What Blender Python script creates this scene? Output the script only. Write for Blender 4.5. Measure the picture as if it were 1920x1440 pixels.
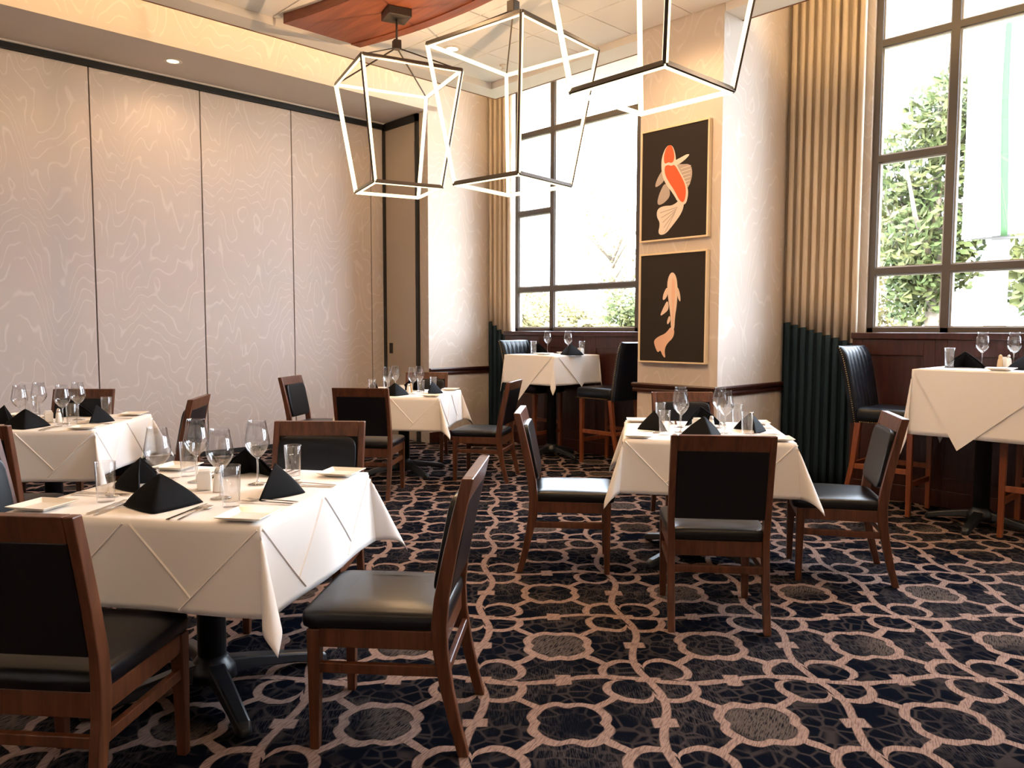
import bpy, bmesh, math, random
from math import sin, cos, pi, radians, sqrt, atan2
from mathutils import Vector, Matrix

for o in list(bpy.data.objects):
    bpy.data.objects.remove(o)
SC = bpy.context.scene
COL = SC.collection

# ------------------------------------------------------------------ camera
CAM_H = 1.37
def make_camera():
    yaw, pitch, roll = radians(46.253), radians(-4.037), radians(0.099)
    f = Vector((cos(yaw)*cos(pitch), sin(yaw)*cos(pitch), sin(pitch)))
    r = f.cross(Vector((0, 0, 1))).normalized()
    u = r.cross(f)
    r2 = r*cos(roll) + u*sin(roll)
    u2 = -r*sin(roll) + u*cos(roll)
    cd = bpy.data.cameras.new('camera')
    cd.sensor_fit = 'HORIZONTAL'; cd.sensor_width = 36.0
    cd.lens = 36.0*1441.3/1920.0
    cd.clip_start = 0.05; cd.clip_end = 300
    co = bpy.data.objects.new('camera', cd); COL.objects.link(co)
    m = Matrix((r2, u2, -f)).transposed().to_4x4()
    m.translation = Vector((0, 0, CAM_H))
    co.matrix_world = m
    SC.camera = co
make_camera()

# ------------------------------------------------------------------ world, sun, exposure
SKY_STRENGTH = 15.0
SUN_STRENGTH = 7.0
WARM = (1.0, 0.64, 0.34)
DOWNLIGHT_W = 36.0
LANTERN_W = 27.0
COVE_W = 9.0
LED_STRENGTH = 1.9
SC.view_settings.view_transform = 'Standard'
SC.view_settings.look = 'None'
SC.view_settings.gamma = 1.0
SC.view_settings.use_curve_mapping = False
SC.view_settings.exposure = 0.68
W = bpy.data.worlds.new('world'); SC.world = W; W.use_nodes = True
bg = W.node_tree.nodes['Background']
bg.inputs[0].default_value = (0.76, 0.87, 1.0, 1)
bg.inputs[1].default_value = SKY_STRENGTH
sd = bpy.data.lights.new('sun', 'SUN'); sd.energy = SUN_STRENGTH; sd.angle = radians(1.0); sd.color = (1, .94, .82)
so = bpy.data.objects.new('sun', sd); COL.objects.link(so)
so.location = (-10, -6, 20)
so.rotation_euler = Vector((0.75, 0.42, -0.75)).to_track_quat('-Z', 'Y').to_euler()

# ------------------------------------------------------------------ materials
def nm(name):
    m = bpy.data.materials.new(name); m.use_nodes = True
    nt = m.node_tree
    for n in list(nt.nodes): nt.nodes.remove(n)
    out = nt.nodes.new('ShaderNodeOutputMaterial')
    return m, nt, out
def pbsdf(nt, out, col=(.5,.5,.5), rough=.5, metal=0, spec=.5):
    b = nt.nodes.new('ShaderNodeBsdfPrincipled')
    b.inputs['Base Color'].default_value = (*col, 1)
    b.inputs['Roughness'].default_value = rough
    b.inputs['Metallic'].default_value = metal
    b.inputs['Specular IOR Level'].default_value = spec
    nt.links.new(b.outputs[0], out.inputs[0])
    return b
def simple(name, col, rough=.5, metal=0, spec=.5):
    m, nt, out = nm(name); pbsdf(nt, out, col, rough, metal, spec); return m
class NG:
    """tiny helper to write node maths as expressions"""
    def __init__(s, nt): s.nt = nt
    def val(s, a, sock):
        if isinstance(a, (int, float)): sock.default_value = a
        else: s.nt.links.new(a, sock)
    def m(s, op, a, b=0.0, c=None):
        n = s.nt.nodes.new('ShaderNodeMath'); n.operation = op
        s.val(a, n.inputs[0]); s.val(b, n.inputs[1])
        if c is not None: s.val(c, n.inputs[2])
        return n.outputs[0]
    def add(s, a, b): return s.m('ADD', a, b)
    def sub(s, a, b): return s.m('SUBTRACT', a, b)
    def mul(s, a, b): return s.m('MULTIPLY', a, b)
    def div(s, a, b): return s.m('DIVIDE', a, b)
    def mx(s, a, b): return s.m('MAXIMUM', a, b)
    def mn(s, a, b): return s.m('MINIMUM', a, b)
    def ab(s, a): return s.m('ABSOLUTE', a)
    def lt(s, a, w, soft):            # 1 where a < w, soft edge
        n = s.nt.nodes.new('ShaderNodeMapRange'); n.interpolation_type = 'SMOOTHSTEP'
        s.val(a, n.inputs['Value']); n.inputs['From Min'].default_value = w-soft; n.inputs['From Max'].default_value = w+soft
        n.inputs['To Min'].default_value = 1; n.inputs['To Max'].default_value = 0
        return n.outputs[0]
    def coord(s, kind='Object'):
        n = s.nt.nodes.new('ShaderNodeTexCoord'); return n.outputs[kind]
    def sep(s, v):
        n = s.nt.nodes.new('ShaderNodeSeparateXYZ'); s.nt.links.new(v, n.inputs[0]); return n.outputs
    def comb(s, x, y, z):
        n = s.nt.nodes.new('ShaderNodeCombineXYZ'); s.val(x, n.inputs[0]); s.val(y, n.inputs[1]); s.val(z, n.inputs[2]); return n.outputs[0]
    def noise(s, vec, scale, detail=2, rough=.5, dist=0):
        n = s.nt.nodes.new('ShaderNodeTexNoise'); s.nt.links.new(vec, n.inputs['Vector'])
        n.inputs['Scale'].default_value = scale; n.inputs['Detail'].default_value = detail
        n.inputs['Roughness'].default_value = rough; n.inputs['Distortion'].default_value = dist
        return n.outputs[0]
    def mix(s, f, a, b):
        n = s.nt.nodes.new('ShaderNodeMix'); n.data_type = 'RGBA'
        s.val(f, n.inputs[0])
        for x, k in ((a, 6), (b, 7)):
            if isinstance(x, tuple): n.inputs[k].default_value = (*x, 1)
            else: s.nt.links.new(x, n.inputs[k])
        return n.outputs[2]
    def bump(s, h, strength=.3, dist=.01):
        n = s.nt.nodes.new('ShaderNodeBump'); n.inputs['Strength'].default_value = strength; n.inputs['Distance'].default_value = dist
        s.nt.links.new(h, n.inputs['Height']); return n.outputs[0]

def wood(name, dark, light, rough=.35, scale=1.0, axis='Z'):
    m, nt, out = nm(name); g = NG(nt); b = pbsdf(nt, out, light, rough)
    x, y, z = g.sep(g.coord())
    if axis == 'Z': v = g.comb(g.mul(x, 30*scale), g.mul(y, 30*scale), g.mul(z, 2.5*scale))
    elif axis == 'Y': v = g.comb(g.mul(x, 30*scale), g.mul(y, 2.5*scale), g.mul(z, 30*scale))
    else: v = g.comb(g.mul(x, 2.5*scale), g.mul(y, 30*scale), g.mul(z, 30*scale))
    n = g.noise(v, 1.0, 4, .6, .6)
    c = g.mix(g.lt(n, .5, .22), light, dark)
    nt.links.new(c, b.inputs['Base Color'])
    return m

def carpet():
    m, nt, out = nm('patterned_carpet'); g = NG(nt); b = pbsdf(nt, out, (.05,.05,.05), 1.0, 0, 0.0)
    co = g.coord(); x, y, z = g.sep(co)
    # slight yarn wobble
    wob = g.mul(g.sub(g.noise(co, 9, 2), .5), .035)
    dx = g.add(g.sub(x, 2.399), wob); dy = g.add(g.sub(y, 2.214), wob)
    a = radians(-43.5); L = .665
    p = g.div(g.add(g.mul(dx, cos(a)), g.mul(dy, sin(a))), L)
    q = g.div(g.add(g.mul(dx, -sin(a)), g.mul(dy, cos(a))), L)
    def rel(s, off): t = g.sub(s, off); return g.sub(t, g.m('ROUND', t))
    pm, qm, pn, qn = rel(p, 0), rel(q, 0), rel(p, .5), rel(q, .5)
    def polar(u, v):
        r2 = g.add(g.add(g.mul(u, u), g.mul(v, v)), 1e-6)
        r = g.m('SQRT', r2); s2 = g.div(g.mul(g.mul(u, v), 2.0), r2)   # sin 2theta
        return r, s2
    rm, sm = polar(pm, qm); rn, sn = polar(pn, qn)
    c2 = g.div(g.ab(g.sub(g.mul(pm, pm), g.mul(qm, qm))), g.add(g.mul(rm, rm), 1e-6))
    ring = g.lt(g.ab(g.sub(rm, g.sub(.214, g.mul(g.m('POWER', c2, 10.0), .030)))), .028, .005)
    R = g.add(.150, g.mul(g.m('POWER', g.ab(sn), .45), .150))
    petal = g.lt(g.ab(g.sub(rn, R)), .027, .005)
    wav_p = g.mul(g.m('SINE', g.mul(q, 2*pi)), .045); wav_q = g.mul(g.m('SINE', g.mul(p, 2*pi)), .045)
    grid = g.lt(g.mn(g.ab(g.sub(pn, wav_p)), g.ab(g.sub(qn, wav_q))), .024, .005)
    def block(u, v, w, h): return g.mul(g.lt(g.ab(u), w, .006), g.lt(g.ab(v), h, .006))
    blk = g.mx(block(pn, qm, .066, .046), block(qn, pm, .066, .046))
    nodeblk = block(pn, qn, .075, .03)
    link = g.mul(g.lt(g.ab(g.sub(g.ab(pm), g.ab(qm))), .036, .005), g.mul(g.lt(rm, .43, .01), g.sub(1.0, g.lt(rm, .205, .01))))
    lines = g.mx(g.mx(ring, petal), g.mx(g.mx(grid, blk), g.mx(nodeblk, link)))
    # yarn streaks
    sv = g.comb(g.mul(g.add(x, g.mul(y, .35)), 22), g.mul(g.sub(y, g.mul(x, .35)), 190), 0.0)
    streak = g.noise(sv, 1.0, 2, .6)
    sv2 = g.comb(g.mul(p, 160.0), g.mul(q, 14.0), 0.0)
    streak2 = g.noise(sv2, 1.0, 2, .6)
    # dark ground with a cracked vein pattern
    vo = nt.nodes.new('ShaderNodeTexVoronoi'); vo.feature = 'DISTANCE_TO_EDGE'; vo.inputs['Scale'].default_value = 15
    nt.links.new(co, vo.inputs['Vector'])
    vein = g.mul(g.lt(vo.outputs['Distance'], .07, .05), .75)
    patch = g.lt(g.noise(co, 2.3, 2), .46, .10)
    ground = g.mix(g.mul(vein, g.lt(g.noise(co, 6, 2), .56, .14)), (.0035,.0048,.009), (.042,.034,.033))
    hatch = g.mul(g.mul(patch, g.lt(streak2, .48, .07)), .38)
    ground = g.mix(hatch, ground, (.085,.072,.070))
    medal = g.mul(g.lt(rm, .18, .01), g.mul(g.lt(g.noise(co, 1.1, 0), .5, .03), g.lt(streak, .54, .08)))
    ground = g.mix(g.mul(medal, .75), ground, (.10,.08,.07))
    linec = g.mix(g.lt(streak, .47, .12), (.27,.185,.158), (.15,.102,.088))
    c = g.mix(lines, ground, linec)
    nt.links.new(c, b.inputs['Base Color'])
    h = g.add(g.noise(co, 420, 1), g.mul(streak, .6))
    nt.links.new(g.bump(h, .35, .004), b.inputs['Normal'])
    return m

def wallpaper(name, base, line, ax, sc=1.0, amt=.55):
    """tone on tone contour-line wallpaper; ax = in-plane horizontal axis"""
    m, nt, out = nm(name); g = NG(nt); b = pbsdf(nt, out, base, .7, 0, .25)
    co = g.coord(); x, y, z = g.sep(co)
    h = g.add(x, y)      # works on faces along either axis
    v = g.comb(g.mul(h, 1.9*sc), g.mul(z, .75*sc), 0.0)
    n = g.noise(v, 1.0, 2.5, .5, .25)
    t = g.add(g.mul(n, 15.0), g.mul(z, 5.0))
    fr = g.ab(g.sub(g.sub(t, g.m('FLOOR', t)), .5))
    ln = g.mul(g.lt(fr, .06, .06), g.lt(g.noise(v, 4.5, 1), .60, .1))
    weave = g.noise(g.comb(g.mul(h, 60), g.mul(z, 500), 0.0), 1.0, 1)
    c = g.mix(g.mul(ln, amt), base, line)
    nt.links.new(c, b.inputs['Base Color'])
    nt.links.new(g.bump(g.add(ln, g.mul(weave, .3)), .12, .004), b.inputs['Normal'])
    return m

def glass_mat(name, tint, refl=1.0, rough=.01, base=.045):
    m, nt, out = nm(name)
    t = nt.nodes.new('ShaderNodeBsdfTransparent'); t.inputs[0].default_value = (*tint, 1)
    gl = nt.nodes.new('ShaderNodeBsdfGlossy'); gl.inputs['Roughness'].default_value = rough
    lw = nt.nodes.new('ShaderNodeLayerWeight'); lw.inputs[0].default_value = .5
    pw = nt.nodes.new('ShaderNodeMath'); pw.operation = 'POWER'; pw.inputs[1].default_value = 3.5
    nt.links.new(lw.outputs['Facing'], pw.inputs[0])
    fr = nt.nodes.new('ShaderNodeMath'); fr.operation = 'MULTIPLY_ADD'; fr.inputs[1].default_value = .85; fr.inputs[2].default_value = base
    nt.links.new(pw.outputs[0], fr.inputs[0])
    mu = nt.nodes.new('ShaderNodeMath'); mu.operation = 'MULTIPLY'; mu.inputs[1].default_value = refl
    mx = nt.nodes.new('ShaderNodeMixShader')
    nt.links.new(fr.outputs[0], mu.inputs[0]); nt.links.new(mu.outputs[0], mx.inputs[0])
    nt.links.new(t.outputs[0], mx.inputs[1]); nt.links.new(gl.outputs[0], mx.inputs[2])
    nt.links.new(mx.outputs[0], out.inputs[0])
    return m
def emis(name, col, st):
    m, nt, out = nm(name); e = nt.nodes.new('ShaderNodeEmission'); e.inputs[0].default_value = (*col, 1); e.inputs[1].default_value = st
    nt.links.new(e.outputs[0], out.inputs[0]); return m
def fabric(name, col, rough=.8, bump=.15, sc=700, sheen=0):
    m, nt, out = nm(name); g = NG(nt); b = pbsdf(nt, out, col, rough, 0, .12)
    if sheen: b.inputs['Sheen Weight'].default_value = sheen
    nt.links.new(g.bump(g.noise(g.coord(), sc, 1), bump, .002), b.inputs['Normal']); return m
def foliage(name, c1, c2):
    m, nt, out = nm(name); g = NG(nt); b = pbsdf(nt, out, c1, .7, 0, .2)
    n = g.noise(g.coord(), 1.4, 3)
    nt.links.new(g.mix(g.lt(n, .5, .15), c1, c2), b.inputs['Base Color']); return m

MT = {}
MT['carpet'] = carpet()
MT['paper_x'] = wallpaper('contour_wallpaper_along_x', (.64,.56,.50), (.80,.74,.69), 'X', 1.0, .45)
MT['paper_y'] = wallpaper('contour_wallpaper_along_y', (.64,.56,.50), (.80,.74,.69), 'Y', 1.0, .45)
MT['panel_paper'] = wallpaper('partition_panel_fabric', (.54,.475,.455), (.72,.66,.64), 'X', 1.15, .46)
MT['door_lam'] = simple('tan_door_laminate', (.42,.36,.30), .5)
MT['ceil_paint'] = simple('cream_ceiling_paint', (.80,.74,.68), .9, 0, .2)
MT['soffit_paint'] = simple('taupe_soffit_paint', (.62,.55,.50), .9, 0, .2)
MT['tile'] = fabric('white_mineral_ceiling_tile', (.83,.79,.75), .95, .2, 160)
MT['grid'] = simple('ceiling_grid_recess', (.74,.70,.66), .8)
MT['blackmetal'] = simple('black_aluminium', (.012,.014,.016), .45)
MT['trimwood'] = wood('dark_mahogany_trim', (.030,.008,.006), (.062,.018,.012), .32, 1, 'Y')
MT['edgewood'] = wood('ceiling_edge_wood', (.15,.06,.028), (.26,.11,.05), .5, 1, 'X')
MT['wainscot'] = wood('mahogany_wainscot', (.030,.007,.005), (.055,.014,.010), .35, 1, 'Z')
MT['chairwood'] = wood('walnut_chair_wood', (.055,.018,.008), (.130,.044,.019), .32)
MT['stoolwood'] = wood('cherry_stool_wood', (.16,.040,.013), (.26,.075,.026), .35)
MT['panelwood'] = wood('cherry_ceiling_panel_wood', (.17,.045,.018), (.29,.085,.035), .4, .6, 'Y')
MT['vinyl'] = simple('black_vinyl', (.0025,.0032,.006), .30, 0, .36)
MT['stoolvinyl'] = simple('blue_black_leather', (.003,.005,.010), .32, 0, .32)
MT['brass'] = simple('brass_nailheads', (.65,.42,.16), .3, 1)
MT['cloth'] = fabric('white_tablecloth', (.86,.83,.81), .85, .08, 900)
MT['napkin'] = fabric('black_napkin', (.0025,.0032,.005), .7, .25, 900, 0)
MT['china'] = simple('white_china', (.86,.82,.75), .18)
MT['steel'] = simple('polished_steel', (.72,.68,.62), .18, 1)
MT['iron'] = simple('black_cast_iron', (.010,.012,.016), .35)
MT['board'] = simple('tabletop_board', (.10,.05,.03), .5)
MT['glass'] = glass_mat('clear_stemware', (.985,.988,.992), 1.0, .01, .085)
MT['stem'] = glass_mat('clear_glass_stem', (.97,.975,.98), 1.0, .02, .30)
MT['pane'] = glass_mat('window_pane', (.985,.99,.99), .8, 0.0)
MT['winframe'] = simple('bronze_window_frame', (.085,.072,.066), .5)
MT['curtain'] = fabric('sand_curtain', (.56,.46,.35), .85, .1, 600)
MT['curtain_dark'] = fabric('navy_curtain_band', (.018,.034,.048), .85, .1, 600)
MT['lamp_metal'] = simple('dark_bronze_lamp_metal', (.07,.055,.045), .4, .6)
MT['led'] = emis('warm_led_strip', (1.0, .78, .44), LED_STRENGTH)
MT['cove_led'] = emis('cove_led_strip', (1.0, .66, .30), 26.0)
MT['downlamp'] = emis('downlight_lens', (1.0, .78, .5), 3.0)
MT['whitetrim'] = simple('downlight_trim', (.72,.66,.58), .5)
MT['goldframe'] = simple('champagne_frame', (.78,.63,.42), .45, .1)
MT['frame_side'] = simple('frame_side_cream', (.75,.62,.42), .5)
MT['canvas'] = fabric('dark_brown_canvas', (.035,.028,.025), .8, .1, 500)
MT['koi_orange'] = simple('koi_orange', (.75,.12,.04), .8)
MT['koi_white'] = simple('koi_white', (.78,.66,.58), .8)
MT['koi_fin'] = simple('koi_fin_grey', (.46,.38,.34), .8)
MT['koi_peach'] = simple('koi_peach', (.85,.52,.36), .8)
MT['koi_peach2'] = simple('koi_pale_peach', (.86,.64,.50), .8)
MT['ceramic'] = simple('white_ceramic', (.86,.84,.80), .3)
MT['pepper'] = simple('tan_shaker', (.55,.38,.20), .35)
MT['lawn'] = foliage('dry_lawn', (.15,.135,.07), (.19,.165,.09))
MT['leaf_a'] = foliage('green_leaves', (.055,.075,.022), (.11,.115,.04))
MT['leaf_b'] = foliage('yellow_green_leaves', (.14,.125,.04), (.19,.15,.065))
MT['bark'] = simple('grey_bark', (.20,.16,.13), .9)
MT['banner'] = simple('white_banner_cloth', (.60,.62,.62), .8)
MT['banner_green'] = simple('green_banner_stripe', (.030,.085,.028), .8)
MT['mast'] = simple('pale_mast_paint', (.16,.15,.15), .5)
MT['bead'] = simple('pale_glazing_bead', (.45,.45,.46), .5)
MT['roof'] = simple('roof_slab_concrete', (.35,.32,.30), .9)
MT['overhang'] = simple('taupe_overhang', (.42,.36,.33), .8)

# ------------------------------------------------------------------ mesh helpers
class MB:
    def __init__(s): s.v = []; s.f = []; s.sm = []
    def add(s, vs, fs, smooth=False):
        n = len(s.v); s.v += [tuple(v) for v in vs]
        s.f += [tuple(i+n for i in f) for f in fs]; s.sm += [smooth]*len(fs); return s
    def box(s, c, d, rot=None):
        x, y, z = d[0]/2, d[1]/2, d[2]/2
        vs = [Vector(p) for p in ((-x,-y,-z),(x,-y,-z),(x,y,-z),(-x,y,-z),(-x,-y,z),(x,-y,z),(x,y,z),(-x,y,z))]
        if rot is not None: vs = [rot @ v for v in vs]
        C = Vector(c)
        return s.add([v+C for v in vs], [(0,3,2,1),(4,5,6,7),(0,1,5,4),(1,2,6,5),(2,3,7,6),(3,0,4,7)])
    def b2(s, p0, p1):
        return s.box([(a+b)/2 for a, b in zip(p0, p1)], [abs(b-a) for a, b in zip(p0, p1)])
    def loft(s, rings, smooth=False, cap=True):
        n = len(rings[0]); vs = [p for r in rings for p in r]; fs = []
        for i in range(len(rings)-1):
            for j in range(n):
                k = (j+1) % n
                fs.append((i*n+j, i*n+k, (i+1)*n+k, (i+1)*n+j))
        if cap:
            fs.append(tuple(reversed(range(n)))); fs.append(tuple(range((len(rings)-1)*n, len(rings)*n)))
        return s.add(vs, fs, smooth)
    def bar(s, a, b, w, h=None, up=(0,0,1), w2=None, h2=None):
        a, b = Vector(a), Vector(b); h = h or w; w2 = w2 or w; h2 = h2 or h
        d = (b-a).normalized(); upv = Vector(up)
        if abs(d.dot(upv)) > .98: upv = Vector((1,0,0))
        r = d.cross(upv).normalized(); u = r.cross(d)
        R = lambda c, ww, hh: [c+r*(-ww/2)+u*(-hh/2), c+r*(ww/2)+u*(-hh/2), c+r*(ww/2)+u*(hh/2), c+r*(-ww/2)+u*(hh/2)]
        return s.loft([R(a, w, h), R(b, w2, h2)])
    def tube(s, pts, rad, seg=10, smooth=True):
        rings = []; pts = [Vector(p) for p in pts]
        for i, p in enumerate(pts):
            d = (pts[min(i+1, len(pts)-1)]-pts[max(i-1, 0)]).normalized()
            up = Vector((0,0,1)) if abs(d.z) < .95 else Vector((1,0,0))
            r = d.cross(up).normalized(); u = r.cross(d); R = rad[i] if isinstance(rad, (list, tuple)) else rad
            rings.append([p+r*R*cos(2*pi*k/seg)+u*R*sin(2*pi*k/seg) for k in range(seg)])
        return s.loft(rings, smooth)
    def lathe(s, prof, seg=24, c=(0,0,0), smooth=True, phase=0, close=False):
        rings = [[(c[0]+r*cos(phase+2*pi*k/seg), c[1]+r*sin(phase+2*pi*k/seg), c[2]+z) for k in range(seg)] for r, z in prof]
        return s.loft(rings, smooth, not close)
    def superell(s, c, d, e1=.3, e2=.25, nu=20, nv=12, rot=None):
        sg = lambda t, e: math.copysign(abs(t)**e, t)
        rings = []
        for i in range(1, nv):
            a = -pi/2+pi*i/nv; ring = []
            for k in range(nu*2):
                w = 2*pi*k/(nu*2)
                p = Vector((d[0]/2*sg(cos(a), e1)*sg(cos(w), e2), d[1]/2*sg(cos(a), e1)*sg(sin(w), e2), d[2]/2*sg(sin(a), e1)))
                ring.append((rot @ p if rot is not None else p)+Vector(c))
            rings.append(ring)
        return s.loft(rings, True)
    def grid(s, fn, nu, nv, smooth=True):
        vs = [fn(i/nu, j/nv) for j in range(nv+1) for i in range(nu+1)]
        fs = [(j*(nu+1)+i, j*(nu+1)+i+1, (j+1)*(nu+1)+i+1, (j+1)*(nu+1)+i) for j in range(nv) for i in range(nu)]
        return s.add(vs, fs, smooth)
    def prism(s, poly, fn0, fn1):
        n = len(poly); return s.add([fn0(p) for p in poly]+[fn1(p) for p in poly],
            [tuple(reversed(range(n))), tuple(range(n, 2*n))]+[(i, (i+1) % n, n+(i+1) % n, n+i) for i in range(n)])
    def mesh(s, name):
        me = bpy.data.meshes.new(name); me.from_pydata(s.v, [], s.f)
        me.polygons.foreach_set('use_smooth', s.sm)
        bm = bmesh.new(); bm.from_mesh(me); bmesh.ops.recalc_face_normals(bm, faces=bm.faces); bm.to_mesh(me); bm.free()
        me.update(); return me
    def build(s, name, mat, parent=None, bev=0, solid=0):
        me = s.mesh(name); me.materials.append(MT[mat])
        return link(name, me, parent, bev, solid)
def link(name, me, parent=None, bev=0, solid=0):
    o = bpy.data.objects.new(name, me); COL.objects.link(o)
    if parent: o.parent = parent
    if solid:
        k = o.modifiers.new('solid', 'SOLIDIFY'); k.thickness = solid; k.offset = 0
    if bev:
        k = o.modifiers.new('bevel', 'BEVEL'); k.width = bev; k.segments = 2; k.limit_method = 'ANGLE'; k.angle_limit = radians(50)
    return o
def tag(o, label, cat, group=None):
    o['label'] = label; o['category'] = cat
    if group: o['group'] = group
    return o
def empty(name, loc=(0,0,0), rz=0, label=None, cat=None, group=None):
    o = bpy.data.objects.new(name, None); COL.objects.link(o); o.location = loc; o.rotation_euler = (0, 0, rz)
    o.empty_display_size = .1
    if label: tag(o, label, cat, group)
    return o
def struct(o, label=None):
    o['kind'] = 'structure'
    if label: o['label'] = label; o['category'] = o.name.split('_')[0]
    return o
def clone(src, loc, rz, label, group=None):
    def cp(o, par):
        c = o.copy(); COL.objects.link(c); c.parent = par
        for ch in o.children: cp(ch, c)
        return c
    r = cp(src, None); r.location = loc; r.rotation_euler = (0, 0, rz); r['label'] = label
    if group: r['group'] = group
    return r
class Proto:
    """first use moves the prototype itself, later uses copy it with its parts"""
    def __init__(s, root): s.root = root; s.used = False
    def put(s, loc, rz, label, group=None):
        if not s.used:
            s.used = True; o = s.root; o.location = loc; o.rotation_euler = (0, 0, rz); o['label'] = label
            if group: o['group'] = group
            return o
        return clone(s.root, loc, rz, label, group)

# ------------------------------------------------------------------ room dimensions (X along partition, Y along window wall)
XP, YP = 5.655, 8.24          # end of partition run / partition plane
YR = 7.35                     # pier face and bulkhead plane
XW = 6.70                     # window wall inner face
XK = 6.50                     # front of the knee wall
ZC, ZS = 3.95, 3.885          # tile ceiling, lowered border
XB, YB = -3.6, -5.0           # walls behind the camera
ZT = 4.62                     # underside of the deck above the cove
XE, YE = 5.55, 6.12           # edge of tile field
XT, YT = 5.81, 6.34           # outer edge of border

# floor
fl = struct(MB().b2((XB-.2, YB-.2, -.12), (XW+.2, YP+.2, 0)).build('floor', 'carpet'), 'dark patterned carpet with tan trellis lines')
fl['category'] = 'floor'
# walls
w = struct(MB().b2((XB, YP+.06, 0), (XP+.3, YP+.2, ZT)).build('wall_left', 'soffit_paint'), 'wall of tall folding partition panels with pale wave pattern'); w['category'] = 'wall'
JX = [-2.55+k*1.054 for k in range(0, 1)]
joints = [2.28-1.05*k for k in range(7, 0, -1)] + [2.28, 3.34, 4.38, 5.447, XP-.012]
for a, b in zip(joints[:-1], joints[1:]):
    MB().b2((a+.006, YP, .055), (b-.006, YP+.055, 3.865)).build('partition_panel', 'panel_paper', w, .003)
MB().b2((XB, YP+.045, .0), (XP, YP+.06, 3.9)).build('joint_backing', 'blackmetal', w)
MB().b2((XB, YP+.004, 0), (XP, YP+.05, .052)).build('bottom_seal', 'blackmetal', w)
MB().b2((XB, YP-.03, 3.868), (XP, YP+.06, 3.925)).build('track', 'blackmetal', w)
MB().b2((XB, YP-.05, 3.925), (XP, YP+.06, 3.94)).build('track_trim', 'ceil_paint', w)
# soffit over the partition and the bulkhead facing the room
s = struct(MB().b2((XB, YR, 3.94), (XP+.2, YP+.2, 4.0)).build('ceiling_soffit', 'soffit_paint'), 'taupe soffit strip in front of the folding partition'); s['category'] = 'ceiling'
s = struct(MB().b2((XB, YR, 4.0), (XW, YR+.12, ZT)).build('wall_bulkhead', 'paper_x'), 'papered bulkhead glowing above the partition soffit'); s['category'] = 'wall'
# jog at the end of the partition with a pocket door
s = struct(MB().b2((XP, YR+.01, 0), (XP+.3, YP+.2, 3.94)).build('wall_jog', 'paper_y'), 'narrow papered return wall beside the pocket door'); s['category'] = 'wall'
d = struct(MB().b2((XP-.022, 7.56, .02), (XP, 8.19, 3.84)).build('door_1', 'door_lam', None, .003), 'tall tan pocket door in black frame at the partition end'); d['category'] = 'door'
f = MB().b2((XP-.035, 8.185, 0), (XP, YP, 3.93)); f.b2((XP-.035, 7.515, 0), (XP, 7.56, 3.93)); f.b2((XP-.035, 7.515, 3.84), (XP, YP, 3.93))
f.build('door_frame', 'blackmetal', d)
MB().b2((XP-.030, 8.06, 1.07), (XP-.02, 8.13, 1.20)).build('flush_pull', 'blackmetal', d, .004)
for z in (3.45, 1.9, .35): MB().b2((XP-.034, 7.552, z), (XP-.02, 7.572, z+.16)).build('hinge', 'steel', d)
# pier face
s = struct(MB().b2((XP, YR, 0), (XW+.2, YR+.15, 4.0)).build('wall_pier', 'paper_x'), 'pale papered pier wall left of the left window'); s['category'] = 'wall'
# window wall: solid parts around openings
WZ0, WZ1 = 1.35, 4.50
W1 = (4.62, 7.10); W2 = (.18, 2.66); W3 = (-3.4, -.92)
s = MB()
s.b2((XW, YB, 0), (XW+.2, YP+.2, WZ0))
s.b2((XW, YB, WZ1), (XW+.2, YP+.2, ZT+.1))
for a, b in ((W1[1], YP+.2), (W2[1], W1[0]), (W3[1], W2[0]), (YB, W3[0])): s.b2((XW, a, WZ0), (XW+.2, b, WZ1))
s = struct(s.build('wall_window', 'paper_y'), 'papered window wall behind the curtains'); s['category'] = 'wall'
# knee wall wainscot
for i, (a, b, desc) in enumerate(((4.165, 6.905, 'left'), (YB+.02, 2.675, 'right'))):
    k = struct(MB().b2((XK, a, 0), (XW, b, 1.30)).build('wall_wainscot', 'wainscot'), 'dark mahogany wainscot under the %s window' % desc); k['category'] = 'wall'
    MB().b2((XK-.035, a-.005, 1.30), (XW+.02, b+.005, 1.352)).build('sill_cap', 'wainscot', k, .006)
    MB().b2((XK-.02, a, 0), (XK, b, .13)).build('plinth', 'wainscot', k, .004)
    n = max(1, round((b-a)/.62)); st = (b-a)/n
    for j in range(n):
        y0, y1 = a+j*st, a+(j+1)*st
        fr = MB(); z0, z1, t, e = .13, 1.30, .014, .085
        fr.b2((XK-t, y0, z0), (XK, y0+e, z1)).b2((XK-t, y1-e, z0), (XK, y1, z1)).b2((XK-t, y0+e, z1-.13), (XK, y1-e, z1)).b2((XK-t, y0+e, z0), (XK, y1-e, z0+.1))
        fr.build('wainscot_panel_frame', 'wainscot', k, .004)
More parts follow.
